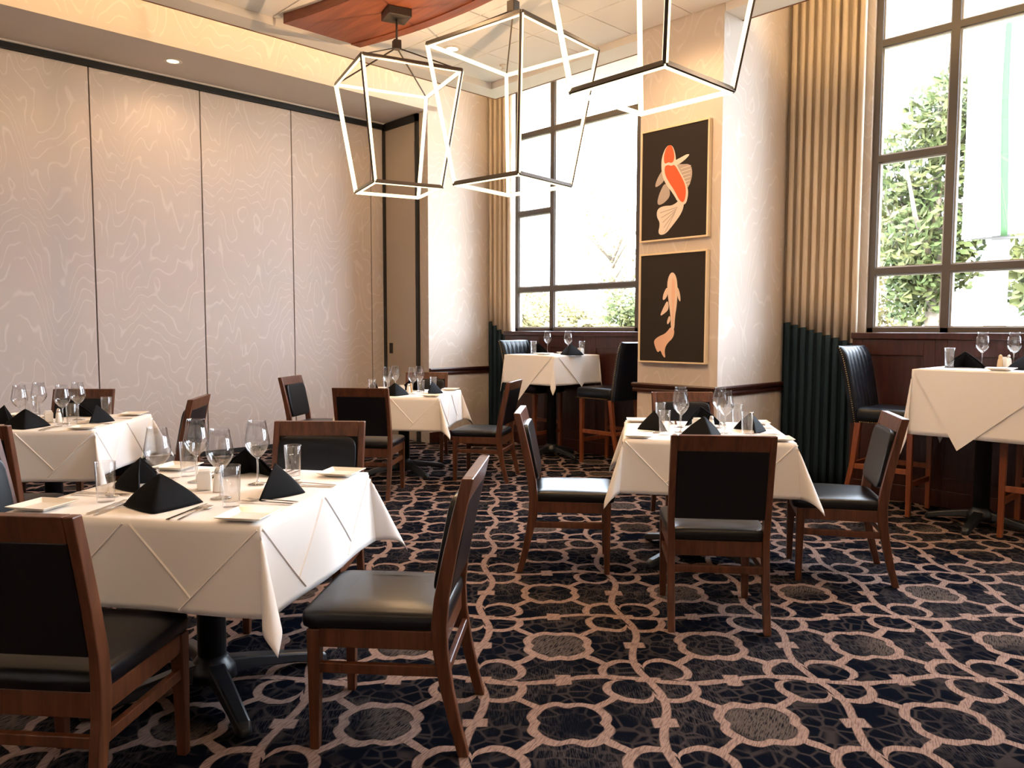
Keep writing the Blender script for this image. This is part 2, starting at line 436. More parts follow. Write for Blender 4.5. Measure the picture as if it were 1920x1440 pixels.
# windows
def window(idx, y0, y1, cols, label):
    """cols: list of (ya, yb, has middle rail)"""
    f = MB(); X0, X1 = XW+.03, XW+.11
    t = .055
    f.b2((X0, y0, WZ0), (X1, y0+t, WZ1)).b2((X0, y1-t, WZ0), (X1, y1, WZ1)).b2((X0, y0, WZ0), (X1, y1, WZ0+.045)).b2((X0, y0, WZ1-.05), (X1, y1, WZ1))
    panes = []
    for ya, yb, mid in cols:
        zs = [WZ0+.045, 1.865] + ([2.795] if mid else []) + [3.735, WZ1-.05]
        for k, (za, zb) in enumerate(zip(zs[:-1], zs[1:])):
            if k: f.b2((X0, ya-.005, za-.028), (X1, yb+.005, za+.028))
            panes.append((ya, yb, za+(.028 if k else 0), zb-(.028 if zb < WZ1-.06 else 0)))
    for (ya, yb, m), (yc, yd, m2) in zip(cols[:-1], cols[1:]):
        lo = min(yb, yd) if ya > yc else yb
        f.b2((X0, min(ya, yd), WZ0), (X1, max(ya, yd), WZ1)) if ya > yc else f.b2((X0, yb, WZ0), (X1, yc, WZ1))
    o = struct(f.build('window_%d' % idx, 'winframe', None, .004), label); o['category'] = 'window'
    for ya, yb, za, zb in panes:
        MB().b2((XW+.066, ya-.002, za-.002), (XW+.074, yb+.002, zb+.002)).build('pane', 'pane', o)
        s = MB(); e = .012
        s.b2((XW+.05, ya, za), (XW+.09, ya+e, zb)).b2((XW+.05, yb-e, za), (XW+.09, yb, zb)).b2((XW+.05, ya+e, za), (XW+.09, yb-e, za+e)).b2((XW+.05, ya+e, zb-e), (XW+.09, yb-e, zb))
        s.build('glazing_bead', 'bead', o)
def cols(y1):   # from the left (high Y) to the right: narrow, wide, narrow
    return [(y1-.60, y1-.10+.045, True), (y1-1.92, y1-.665, False), (y1-2.425, y1-1.985, True)]
window(1, W1[0], W1[1]-.12, [(6.385, 6.925, True), (5.115, 6.32, False), (4.675, 5.05, True)], 'tall bronze window between the left curtain and the koi pillar')
window(2, W2[0], W2[1], [(2.09, 2.605, True), (.79, 2.025, False), (.235, .725, True)], 'tall bronze window right of the long right curtain')
window(3, W3[0], W3[1], [(-1.49, -.975, True), (-2.79, -1.555, False), (-3.345, -2.855, True)], 'tall bronze window further along the window wall')
# pillar
PX, PY0, PY1 = 5.54, 3.365, 4.17
s = struct(MB().b2((PX, PY0, 0), (XW, PY1, 4.3)).build('wall_pillar', 'paper_y'), 'papered pillar that carries the two koi pictures'); s['category'] = 'pillar'
# walls behind the camera
s = struct(MB().b2((XB-.2, YB-.2, 0), (XB, YP+.2, ZT)).build('wall_back', 'paper_y')); s['label'] = 'papered back wall behind the viewpoint'; s['category'] = 'wall'
s = struct(MB().b2((XB, YB-.2, 0), (XW+.2, YB, ZT)).build('wall_right', 'paper_x')); s['label'] = 'papered side wall right of the viewpoint'; s['category'] = 'wall'
# chair rails and baseboards
def rail(name, p0, p1, nrm, label):
    """moulded chair rail between two points on a wall, nrm = outward normal"""
    p0, p1, n = Vector(p0), Vector(p1), Vector(nrm)
    prof = [(0, .825), (.018, .825), (.022, .845), (.016, .86), (.034, .875), (.040, .893), (.034, .905), (0, .905)]
    m = MB(); m.loft([[p+n*a+Vector((0,0,z)) for a, z in prof] for p in (p0, p1)])
    o = struct(m.build(name, 'trimwood'), label); o['category'] = 'trim'; return o
rail('trim_1', (XP, YR, 0), (XW, YR, 0), (0, -1, 0), 'dark chair rail across the pier wall')
rail('trim_2', (PX, PY0-.04, 0), (PX, PY1+.04, 0), (-1, 0, 0), 'dark chair rail across the pillar front')
rail('trim_3', (PX-.04, PY0, 0), (XW, PY0, 0), (0, -1, 0), 'dark chair rail along the right side of the pillar')
def base(name, p0, p1, label):
    o = struct(MB().b2(p0, p1).build(name, 'trimwood', None, .004), label); o['category'] = 'baseboard'
base('baseboard_pier', (XP, YR-.015, 0), (XW, YR, .13), 'dark baseboard of the pier wall')
base('baseboard_pillar', (PX-.015, PY0-.015, 0), (XW, PY1, .13), 'dark baseboard around the pillar')

# ------------------------------------------------------------------ ceiling
c = MB().b2((XB, YB, ZC), (XE+.0, YE+.0, ZC+.04))
c = struct(c.build('ceiling', 'grid'), 'white tile ceiling above the dining room'); c['category'] = 'ceiling'
tm = MB().box((0, 0, 0), (.597, .597, .012)).mesh('ceiling_tile'); tm.materials.append(MT['tile'])
for i in range(10):
    for j in range(11):
        x, y = XE-.02-.305-.61*i, YE-.02-.305-.61*j
        o = link('ceiling_tile', tm, c); o.location = (x, y, ZC-.002)
rest = MB(); rest.b2((XB, YB, ZC-.008), (XE-.02-6.1, YE, ZC)).b2((XE-.02-6.1, YB, ZC-.008), (XE, YE-.02-6.71, ZC))
rest.build('ceiling_field', 'tile', c)
b = MB()
b.b2((XE, YB, ZS), (XT, YT, ZC+.04)).b2((XB, YE, ZS), (XE, YT, ZC+.04))
b = struct(b.build('ceiling_border', 'ceil_paint'), 'lowered cream border around the tile ceiling'); b['category'] = 'ceiling'
MB().b2((XT, YB, ZS-.004), (XT+.014, YT+.014, ZC+.03)).build('edge_trim', 'edgewood', b)
MB().b2((XB, YT, ZS-.004), (XT, YT+.014, ZC+.03)).build('edge_trim', 'edgewood', b)
dk = struct(MB().b2((XB-.2, YB-.2, ZT), (XW+.2, YP+.2, ZT+.2)).build('ceiling_deck', 'ceil_paint'), 'upper deck above the cove'); dk['category'] = 'ceiling'
# curved wood panel under the tiles
def pc(y): return 3.68-.10*(y-4.6)**2
n = 26; y0, y1 = .9, 5.97
m = MB(); m2 = MB()
def ringp(y, a, b_, z0, z1): return [(pc(y)+a, y, z0), (pc(y)+b_, y, z0), (pc(y)+b_, y, z1), (pc(y)+a, y, z1)]
ys = [y0+(y1-y0)*k/n for k in range(n+1)]
m.loft([ringp(y, -.37, .27, 3.862, ZC-.004) for y in ys]); m2.loft([ringp(y, .265, .36, 3.852, 3.90) for y in ys])
wp = empty('wood_ceiling_panel', (0, 0, 0), 0, 'curved cherry wood panel fixed under the ceiling tiles', 'ceiling panel')
m.build('panel_board', 'panelwood', wp); m2.build('edge_strip', 'panelwood', wp)
# cove light strips: real lamps lying on top of the border edge, shining at walls
def area(name, loc, sx, sy, power, d, parent=None, col=WARM, spread=180):
    L = bpy.data.lights.new(name, 'AREA'); L.shape = 'RECTANGLE'; L.size = sx; L.size_y = sy; L.energy = power; L.color = col; L.spread = radians(spread)
    o = bpy.data.objects.new(name, L); COL.objects.link(o); o.location = loc
    o.rotation_euler = Vector(d).to_track_quat('-Z', 'Y').to_euler()
    if parent: o.parent = parent
    return o
def cove(p0, p1, d, label):
    p0, p1 = Vector(p0), Vector(p1); mid = (p0+p1)/2; ln = (p1-p0).length
    t = MB().bar(p0, p1, .03, .03); o = t.build('cove_light', 'cove_led'); tag(o, label, 'light')
cove((XB+.3, YT-.08, ZC+.09), (XT-.1, YT-.08, ZC+.09), (0, 1, 0), 'warm cove light strip along the partition side')
cove((XT-.08, YB+.3, ZC+.09), (XT-.08, PY0-.2, ZC+.09), (1, 0, 0), 'warm cove light strip along the right window')
cove((XT-.08, PY1+.2, ZC+.09), (XT-.08, YT-.2, ZC+.09), (1, 0, 0), 'warm cove light strip along the left window')
# recessed downlights
def downlight(x, y, z, label, power=DOWNLIGHT_W):
    t = empty('downlight', (x, y, z), 0, label, 'downlight', 'recessed ceiling downlights')
    MB().lathe([(.055, -.001), (.083, -.004), (.086, -.002), (.086, .004), (.055, .004)], 24, close=True).build('trim_ring', 'whitetrim', t)
    MB().lathe([(.056, -.0008), (.0001, -.0008)], 20, close=True).build('lens', 'downlamp', t)
    L = bpy.data.lights.new('downlight_lamp', 'SPOT'); L.energy = power; L.color = WARM; L.spot_size = radians(150); L.spot_blend = .6; L.shadow_soft_size = .06
    o = bpy.data.objects.new('downlight_lamp', L); COL.objects.link(o); o.location = (0, 0, -.012); o.parent = t
downlight(2.89, 7.745, 3.939, 'recessed downlight in the soffit before the partition', 14)
downlight(4.62, 5.63, ZC-.009, 'recessed downlight in the tiles between the two left lanterns')
for x, y in ((-1.2, -1.6), (-1.2, .6), (-.6, 2.6), (.6, -1.2), (.6, .8), (1.1, 4.4), (2.4, -1.6), (2.4, .4), (2.4, 2.3), (2.7, 4.1), (4.5, -1.6), (5.0, .2), (5.0, 1.6), (4.85, 3.5)):  # unseen downlights, mostly added as warm fill; some stand over warm floor pools
    downlight(x, y, ZC-.009, 'unseen fill downlight in the tile ceiling outside the picture', DOWNLIGHT_W*(1.5 if x > 4.8 else 1))
sp = empty('sprinkler', (5.25, 5.62, ZC-.009), 0, 'small sprinkler head in the tile near the left window corner', 'sprinkler')
MB().lathe([(.035, 0), (.035, -.006), (.012, -.012), (.012, -.035), (.022, -.04), (.022, -.044), (.0005, -.046)], 14).build('sprinkler_body', 'whitetrim', sp)

# ------------------------------------------------------------------ lantern pendants
def lantern(x, y, zt, yaw, label, canopy_z):
    t = empty('lantern_pendant', (x, y, 0), yaw, label, 'pendant lamp', 'open frame LED lanterns')
    a, b_, hh, dh = .779/2, .536/2, .872, .251; zb = zt-hh; wd = .021
    T = [Vector((sx*a, sy*a, zt)) for sx, sy in ((1,1),(-1,1),(-1,-1),(1,-1))]
    B = [Vector((sx*b_, sy*b_, zb)) for sx, sy in ((1,1),(-1,1),(-1,-1),(1,-1))]
    def piece(p, q, inward, name):
        d = (q-p).normalized(); inn = inward-d*inward.dot(d); inn.normalize(); side = d.cross(inn)
        R = lambda c, i0, i1, s0, s1: [c+inn*i0+side*s0, c+inn*i1+side*s0, c+inn*i1+side*s1, c+inn*i0+side*s1]
        post = name == 'side_bar'
        o = MB().loft([R(p, -.013, -.003, -.0125, .002 if post else .0125), R(q, -.013, -.003, -.0125, .002 if post else .0125)]).build(name, 'lamp_metal', t)
        e = .004; p2, q2 = p+d*e, q-d*e
        lm = MB().loft([R(p2, -.0035, .0135, -.0118, .0118), R(q2, -.0035, .0135, -.0118, .0118)])
        if post: lm.loft([R(p2, -.0125, -.0030, .0015, .0118), R(q2, -.0125, -.0030, .0015, .0118)])
        lm.build('led_strip', 'led', o)
    ct, cb = Vector((0,0,zt)), Vector((0,0,zb))
    for k in range(4):
        p, q = T[k], T[(k+1) % 4]; piece(p, q, ct-(p+q)/2+Vector((0,0,-.12)), 'top_bar')
        p, q = B[k], B[(k+1) % 4]; piece(p, q, cb-(p+q)/2+Vector((0,0,-.10)), 'bottom_bar')
        p, q = T[k], B[k]; m_ = (p+q)/2; piece(p, q, Vector((0,0,m_.z))-m_, 'side_bar')
        MB().bar((0, 0, zt+dh-.02), T[k], .009, .009).build('hanger_rod', 'lamp_metal', t)
    L = bpy.data.lights.new('lantern_light', 'POINT'); L.energy = LANTERN_W; L.color = WARM; L.shadow_soft_size = 0.0
    lo = bpy.data.objects.new('lantern_light', L); COL.objects.link(lo); lo.location = (0, 0, zt-hh*.45); lo.parent = t
    MB().box((0, 0, zt+dh), (.06, .06, .07)).build('hub', 'lamp_metal', t, .004)
    MB().tube([(0,0,zt+dh+.03), (0,0,canopy_z)], .009, 8).build('stem', 'lamp_metal', t)
    MB().box((0, 0, canopy_z+.0), (.19, .19, .062)).build('canopy', 'lamp_metal', t, .004)
lantern(3.643, 5.124, 3.352, radians(-17.2), 'open lantern pendant with canopy in view, leftmost of three', 3.83)
lantern(3.515, 3.667, 3.181, radians(6.2), 'open lantern pendant hanging in the middle of three', 3.83)
lantern(3.048, 2.233, 3.366, radians(-.6), 'open lantern pendant cut off by the top edge, rightmost of three', 3.83)

# ------------------------------------------------------------------ curtains
def curtain(ya, yb, nf, seam_a, seam_b, label):
    t = empty('curtain', (0, 0, 0), 0, label, 'curtain', 'two-tone window curtains')
    rnd = random.Random(int(ya*100)); ph = [rnd.uniform(-.25, .25) for _ in range(nf+2)]; dp = [rnd.uniform(.75, 1.15) for _ in range(nf+2)]
    def X(s, zf):
        k = s*nf; i = int(k); fr = k-i
        w_ = sin(2*pi*(fr+ph[i]*fr*(1-fr)))
        return XW-.095+.042*dp[i]*w_*(.75+.25*zf) - .006*sin(5*s)
    def Y(s, zf): return ya+(yb-ya)*s+.012*sin(2*pi*s*nf*2+.5)*(1 if 0 < s < 1 else 0)
    def seam(s): k = int(min(s*nf, nf-.01)); q = (k+.5)/nf; return seam_a+(seam_b-seam_a)*q+(s*nf-k-.5)*.008
    nu = nf*14
    MB().grid(lambda u, v: (X(u, v), Y(u, v), seam(u)+(4.55-seam(u))*v), nu, 10).build('upper_cloth', 'curtain', t, 0, .003)
    MB().grid(lambda u, v: (X(u, 0)-.0015, Y(u, 0), .02+(seam(u)-.02)*v), nu, 8).build('lower_band', 'curtain_dark', t, 0, .003)
    MB().tube([(XW-.095, ya, 4.56), (XW-.095, yb, 4.56)], .014, 8).build('curtain_rod', 'lamp_metal', t)
curtain(7.33, 6.915, 5, 1.50, 1.24, 'sand and navy curtain between pier wall and left window')
curtain(3.345, 2.69, 9, 1.45, 1.25, 'wide sand and navy curtain right of the pillar')

# ------------------------------------------------------------------ koi pictures
def picture(ztop, zbot, label):
    yl, yr = 4.128, 3.452; X0 = PX-.045
    t = empty('koi_picture', (PX, (yl+yr)/2, zbot), 0, label, 'picture', 'framed koi pictures')
    off = Vector((PX, (yl+yr)/2, zbot)); L = lambda x, y, z: Vector((x, y, z))-off
    cv = MB().b2(L(X0+.004, yl-.012, zbot+.012), L(PX-.005, yr+.012, ztop-.012)).build('canvas', 'canvas', t)
    fr = MB(); e = .014
    fr.b2(L(X0-.004, yl, zbot), L(PX-.002, yl-e, ztop)).b2(L(X0-.004, yr, zbot), L(PX-.002, yr+e, ztop))
    fr.b2(L(X0-.004, yl-e, zbot), L(PX-.002, yr+e, zbot+e)).b2(L(X0-.004, yl-e, ztop-e), L(PX-.002, yr+e, ztop))
    fr.build('frame', 'goldframe', t, .002)
    def shape(name, pts, mat, lift):
        x = X0+.004-lift
        P = [(nx, ny) for nx, ny in pts]
        W_, H_ = (yl-yr), (ztop-zbot)
        f0 = lambda p: L(x, yl-p[0]*W_, ztop-p[1]*H_); f1 = lambda p: L(X0+.0045, yl-p[0]*W_, ztop-p[1]*H_)
        MB().prism(P, f0, f1).build(name, mat, cv)
    return shape
def smooth_poly(pts, it=2):
    for _ in range(it):
        q = []
        for i in range(len(pts)):
            a, b_ = pts[i], pts[(i+1) % len(pts)]
            q += [(a[0]*.75+b_[0]*.25, a[1]*.75+b_[1]*.25), (a[0]*.25+b_[0]*.75, a[1]*.25+b_[1]*.75)]
        pts = q
    return pts
sh = picture(3.072, 2.128, 'upper picture on the pillar, orange and white koi on dark canvas')
S = smooth_poly
sh('left_fin', S([(.34,.36),(.25,.44),(.21,.52),(.30,.50),(.37,.46)]), 'koi_fin', .0006)
sh('belly_fin', S([(.38,.47),(.28,.58),(.25,.68),(.36,.67),(.47,.60)]), 'koi_fin', .0006)
sh('dorsal_fin', S([(.50,.33),(.60,.35),(.74,.36),(.77,.44),(.74,.53),(.68,.58),(.60,.52)]), 'koi_fin', .0008)
sh('right_fin', S([(.50,.31),(.60,.29),(.69,.27),(.73,.28),(.63,.33),(.52,.355)]), 'koi_white', .0009)
sh('tail', S([(.62,.64),(.66,.68),(.63,.77),(.50,.87),(.38,.95),(.27,.94),(.31,.84),(.25,.78),(.26,.71),(.36,.69),(.50,.70)]), 'koi_white', .0010)
sh('white_body', S([(.32,.25),(.385,.165),(.47,.165),(.52,.25),(.53,.34),(.62,.44),(.70,.55),(.715,.62),(.68,.71),(.58,.69),(.49,.59),(.39,.51),(.325,.42),(.31,.33)]), 'koi_white', .0014)
sh('orange_head', S([(.345,.24),(.395,.165),(.465,.165),(.505,.25),(.50,.31),(.46,.325),(.42,.31),(.355,.325)]), 'koi_orange', .0018)
sh('orange_back', S([(.36,.34),(.42,.335),(.46,.35),(.51,.34),(.59,.43),(.67,.53),(.685,.61),(.655,.69),(.59,.665),(.51,.565),(.42,.48),(.365,.41)]), 'koi_orange', .0018)
for k in range(6):
    f_ = k/5; sh('fin_ray', [(.60+.05*f_, .385+.030*k), (.745-.01*f_, .372+.031*k), (.745-.01*f_, .377+.031*k), (.60+.05*f_, .391+.030*k)], 'koi_white', .0013)
for k in range(5): sh('tail_ray', [(.56-.01*k, .715+.012*k), (.30+.02*k, .745+.045*k), (.305+.02*k, .752+.045*k), (.565-.01*k, .722+.012*k)], 'koi_fin', .0013)
sh = picture(2.025, 1.088, 'lower picture on the pillar, pale peach koi on dark canvas')
sh('left_fin', S([(.43,.30),(.37,.37),(.36,.43),(.40,.42),(.44,.38)]), 'koi_peach2', .0008)
sh('right_fin', S([(.575,.30),(.62,.37),(.63,.45),(.60,.43),(.575,.38)]), 'koi_peach2', .0008)
sh('belly_fin', S([(.44,.42),(.37,.50),(.32,.575),(.39,.55),(.46,.51)]), 'koi_peach2', .0008)
sh('small_fin', S([(.47,.56),(.43,.62),(.44,.655),(.49,.61)]), 'koi_peach2', .0008)
sh('tail', S([(.50,.66),(.55,.70),(.53,.77),(.44,.82),(.40,.88),(.42,.96),(.37,.93),(.34,.88),(.30,.91),(.26,.86),(.23,.80),(.30,.76),(.42,.73)]), 'koi_peach', .0010)
sh('body', S([(.44,.22),(.50,.17),(.565,.22),(.585,.34),(.575,.48),(.55,.58),(.545,.70),(.495,.70),(.485,.57),(.455,.45),(.425,.32)]), 'koi_peach2', .0014)
sh('back_shade', S([(.50,.22),(.54,.25),(.55,.38),(.535,.52),(.525,.66),(.51,.66),(.51,.5),(.49,.36)]), 'koi_peach', .0017)

# ------------------------------------------------------------------ furniture prototypes
def chair_proto():
    t = empty('dining_chair', (0,0,0), 0, 'x', 'chair', 'walnut dining chairs with black vinyl')
    cl = [(0, -.282, .034), (.10, -.255, .037), (.22, -.228, .042), (.34, -.208, .048), (.42, -.203, .050), (.52, -.213, .048), (.66, -.240, .044), (.80, -.272, .041), (.905, -.298, .038)]
    for sx in (-1, 1):
        rings = []
        for z, y, dpt in cl:
            xo, xi = sx*.228, sx*.196
            if z > .5: xo, xi = sx*.230, sx*.200
            rings.append([(xi, y-dpt/2, z), (xo, y-dpt/2, z), (xo, y+dpt/2, z), (xi, y+dpt/2, z)])
        MB().loft(rings).build('rear_leg', 'chairwood', t, .004)
        MB().loft([[(sx*.192, .195, 0), (sx*.222, .195, 0), (sx*.222, .225, 0), (sx*.192, .225, 0)],
                   [(sx*.182, .185, .405), (sx*.226, .185, .405), (sx*.226, .229, .405), (sx*.182, .229, .405)]]).build('leg', 'chairwood', t, .003)
        MB().b2((sx*.197, -.19, .345), (sx*.221, .19, .408)).build('apron', 'chairwood', t, .003)
        MB().bar((sx*.209, -.222, .275), (sx*.208, .19, .275), .022, .034).build('stretcher', 'chairwood', t, .003)
    MB().b2((-.185, .198, .345), (.185, .220, .408)).build('apron', 'chairwood', t, .003)
    MB().b2((-.198, -.215, .335), (.198, -.193, .408)).build('apron', 'chairwood', t, .003)
    MB().b2((-.198, -.236, .262), (.198, -.216, .295)).build('stretcher', 'chairwood', t, .003)
    MB().loft([[(-.2, -.262+d, .833) if 0 else (-.2, -.281-.019, .832), (.2, -.300, .832), (.2, -.260, .832), (-.2, -.260, .832)],
               [(-.2, -.317, .905), (.2, -.317, .905), (.2, -.279, .905), (-.2, -.279, .905)]]).build('top_rail', 'chairwood', t, .003)
    MB().loft([[(-.2, -.236, .512), (.2, -.236, .512), (.2, -.212, .512), (-.2, -.212, .512)],
               [(-.2, -.300, .834), (.2, -.300, .834), (.2, -.276, .834), (-.2, -.276, .834)]]).build('back_panel', 'vinyl', t, .004)
    rot = Matrix.Rotation(radians(11.3), 3, 'X')
    MB().superell((0, -.232, .675), (.394, .055, .325), .30, .10, 22, 14, rot).build('backrest', 'vinyl', t)
    def seat(c, d, e1, e2):
        m = MB().superell(c, d, e1, e2, 26, 14)
        m.v = [(x*(1+.10*(y+.2)*.9), y, z+.010*(1-(x/.23)**2)*(1-((y-.02)/.24)**2) if z > c[2] else z) for x, y, z in m.v]
        return m
    seat((0, .015, .432), (.445, .478, .074), .42, .16).build('seat', 'vinyl', t)
    return t
CH = Proto(chair_proto())

def stool_proto():
    t = empty('bar_stool', (0,0,0), 0, 'x', 'bar stool', 'upholstered bar stools')
    for sx in (-1, 1):
        MB().loft([[(sx*.19, .17, 0), (sx*.222, .17, 0), (sx*.222, .202, 0), (sx*.19, .202, 0)], [(sx*.185, .165, .665), (sx*.226, .165, .665), (sx*.226, .206, .665), (sx*.185, .206, .665)]]).build('leg', 'stoolwood', t, .003)
        MB().loft([[(sx*.188, -.315, 0), (sx*.218, -.315, 0), (sx*.218, -.283, 0), (sx*.188, -.283, 0)],
                   [(sx*.186, -.245, .36), (sx*.222, -.245, .36), (sx*.222, -.207, .36), (sx*.186, -.207, .36)],
                   [(sx*.184, -.215, .665), (sx*.226, -.215, .665), (sx*.226, -.170, .665), (sx*.184, -.170, .665)]]).build('rear_leg', 'stoolwood', t, .003)
        MB().bar((sx*.205, -.235, .33), (sx*.205, .18, .33), .022, .04).build('footrest', 'stoolwood', t, .003)
    MB().b2((-.19, .175, .215), (.19, .197, .255)).build('footrest', 'stoolwood', t, .003)
    MB().b2((-.19, -.262, .315), (.19, -.24, .35)).build('footrest', 'stoolwood', t, .003)
    m = MB().superell((0, .02, .725), (.47, .46, .125), .30, .14, 24, 12); st = m.build('seat', 'stoolvinyl', t)
    # wrapped back: tapered slab leaning back, channels on the front
    def slab(u, v):
        x = (u-.5)*(.44+.05*v); z = .66+.58*v; y = -.185-.085*v-.03*v*v
        ch = .010*abs(sin(u*pi*7))**.6*min(1, (1-v)*14)*min(1, v*6)
        edge = .02*(abs(2*u-1)**10+v**14)
        return (x, y+ch-edge, z)
    bk = MB().grid(slab, 84, 24)
    def rear(u, v):
        x, y, z = slab(u, v); xx = (u-.5)*(.44+.05*v); return (xx, -.262-.075*v-.035*v*v+.012*abs(2*u-1)**6, z)
    bk.grid(lambda u, v: rear(1-u, v), 40, 24)
    n0 = 41
    bk.grid(lambda u, v: tuple(Vector(slab(0, v)).lerp(Vector(rear(0, v)), u)), 4, 24)
    bk.grid(lambda u, v: tuple(Vector(rear(1, v)).lerp(Vector(slab(1, v)), u)), 4, 24)
    bk.grid(lambda u, v: tuple(Vector(slab(u, 1)).lerp(Vector(rear(u, 1)), v)+Vector((0, 0, .012*sin(pi*v)))), 40, 5)
    bk.grid(lambda u, v: tuple(Vector(rear(u, 0)).lerp(Vector(slab(u, 0)), v)), 40, 2)
    back = bk.build('backrest', 'stoolvinyl', t)
    nh = MB(); nails = []
    for sx in (0, 1):
        for k in range(36):
            v = k/35*.985+.005; p = Vector(slab(sx, v)); q = Vector(rear(sx, v)); c_ = p.lerp(q, .22); nails.append((c_.x+(.003 if sx else -.003), c_.y, c_.z))
    for k in range(26):
        f_ = k/25
        nails += [(-.236, -.17+.38*f_, .676), (.236, -.17+.38*f_, .676), (-.225+.45*f_, .249, .676)]
    for p in nails: nh.superell(p, (.009, .009, .009), 1, 1, 3, 4)
    nh.build('nailhead_trim', 'brass', t)['kind'] = 'stuff'
    return t
ST = Proto(stool_proto())

def table_frame(half, ztop, name='dining_table'):
    t = empty(name, (0,0,0), 0, 'x', 'table')
    MB().b2((-half+.008, -half+.008, ztop-.045), (half-.008, half-.008, ztop-.006)).build('tabletop', 'board', t, .006)
    MB().lathe([(.052, .085), (.052, ztop-.10), (.12, ztop-.06), (.12, ztop-.046)], 20).build('column', 'iron', t)
    b_ = MB().lathe([(.09, .05), (.085, .095), (.06, .125), (.05, .14)], 20).build('base_hub', 'iron', t)
    for k in range(4):
        a = (pi/4 if ztop < .9 else 0)+k*pi/2; d_ = Vector((cos(a), sin(a), 0)); sd = Vector((-sin(a), cos(a), 0)); Ln = .45 if ztop < .9 else .36
        rings = []
        for f_, zt_, wd in ((.03, .122, .040), (.35, .100, .036), (.7, .070, .031), (.93, .048, .028), (1.0, .030, .018)):
            p = d_*(Ln*f_); zb_ = .052 if f_ < .6 else (.03 if f_ < .9 else .004)
            rings.append([p-sd*wd+Vector((0,0,zb_)), p+sd*wd+Vector((0,0,zb_)), p+sd*wd*.8+Vector((0,0,zt_)), p-sd*wd*.8+Vector((0,0,zt_))])
        MB().loft(rings).build('base_arm', 'iron', t, .008)
    return t

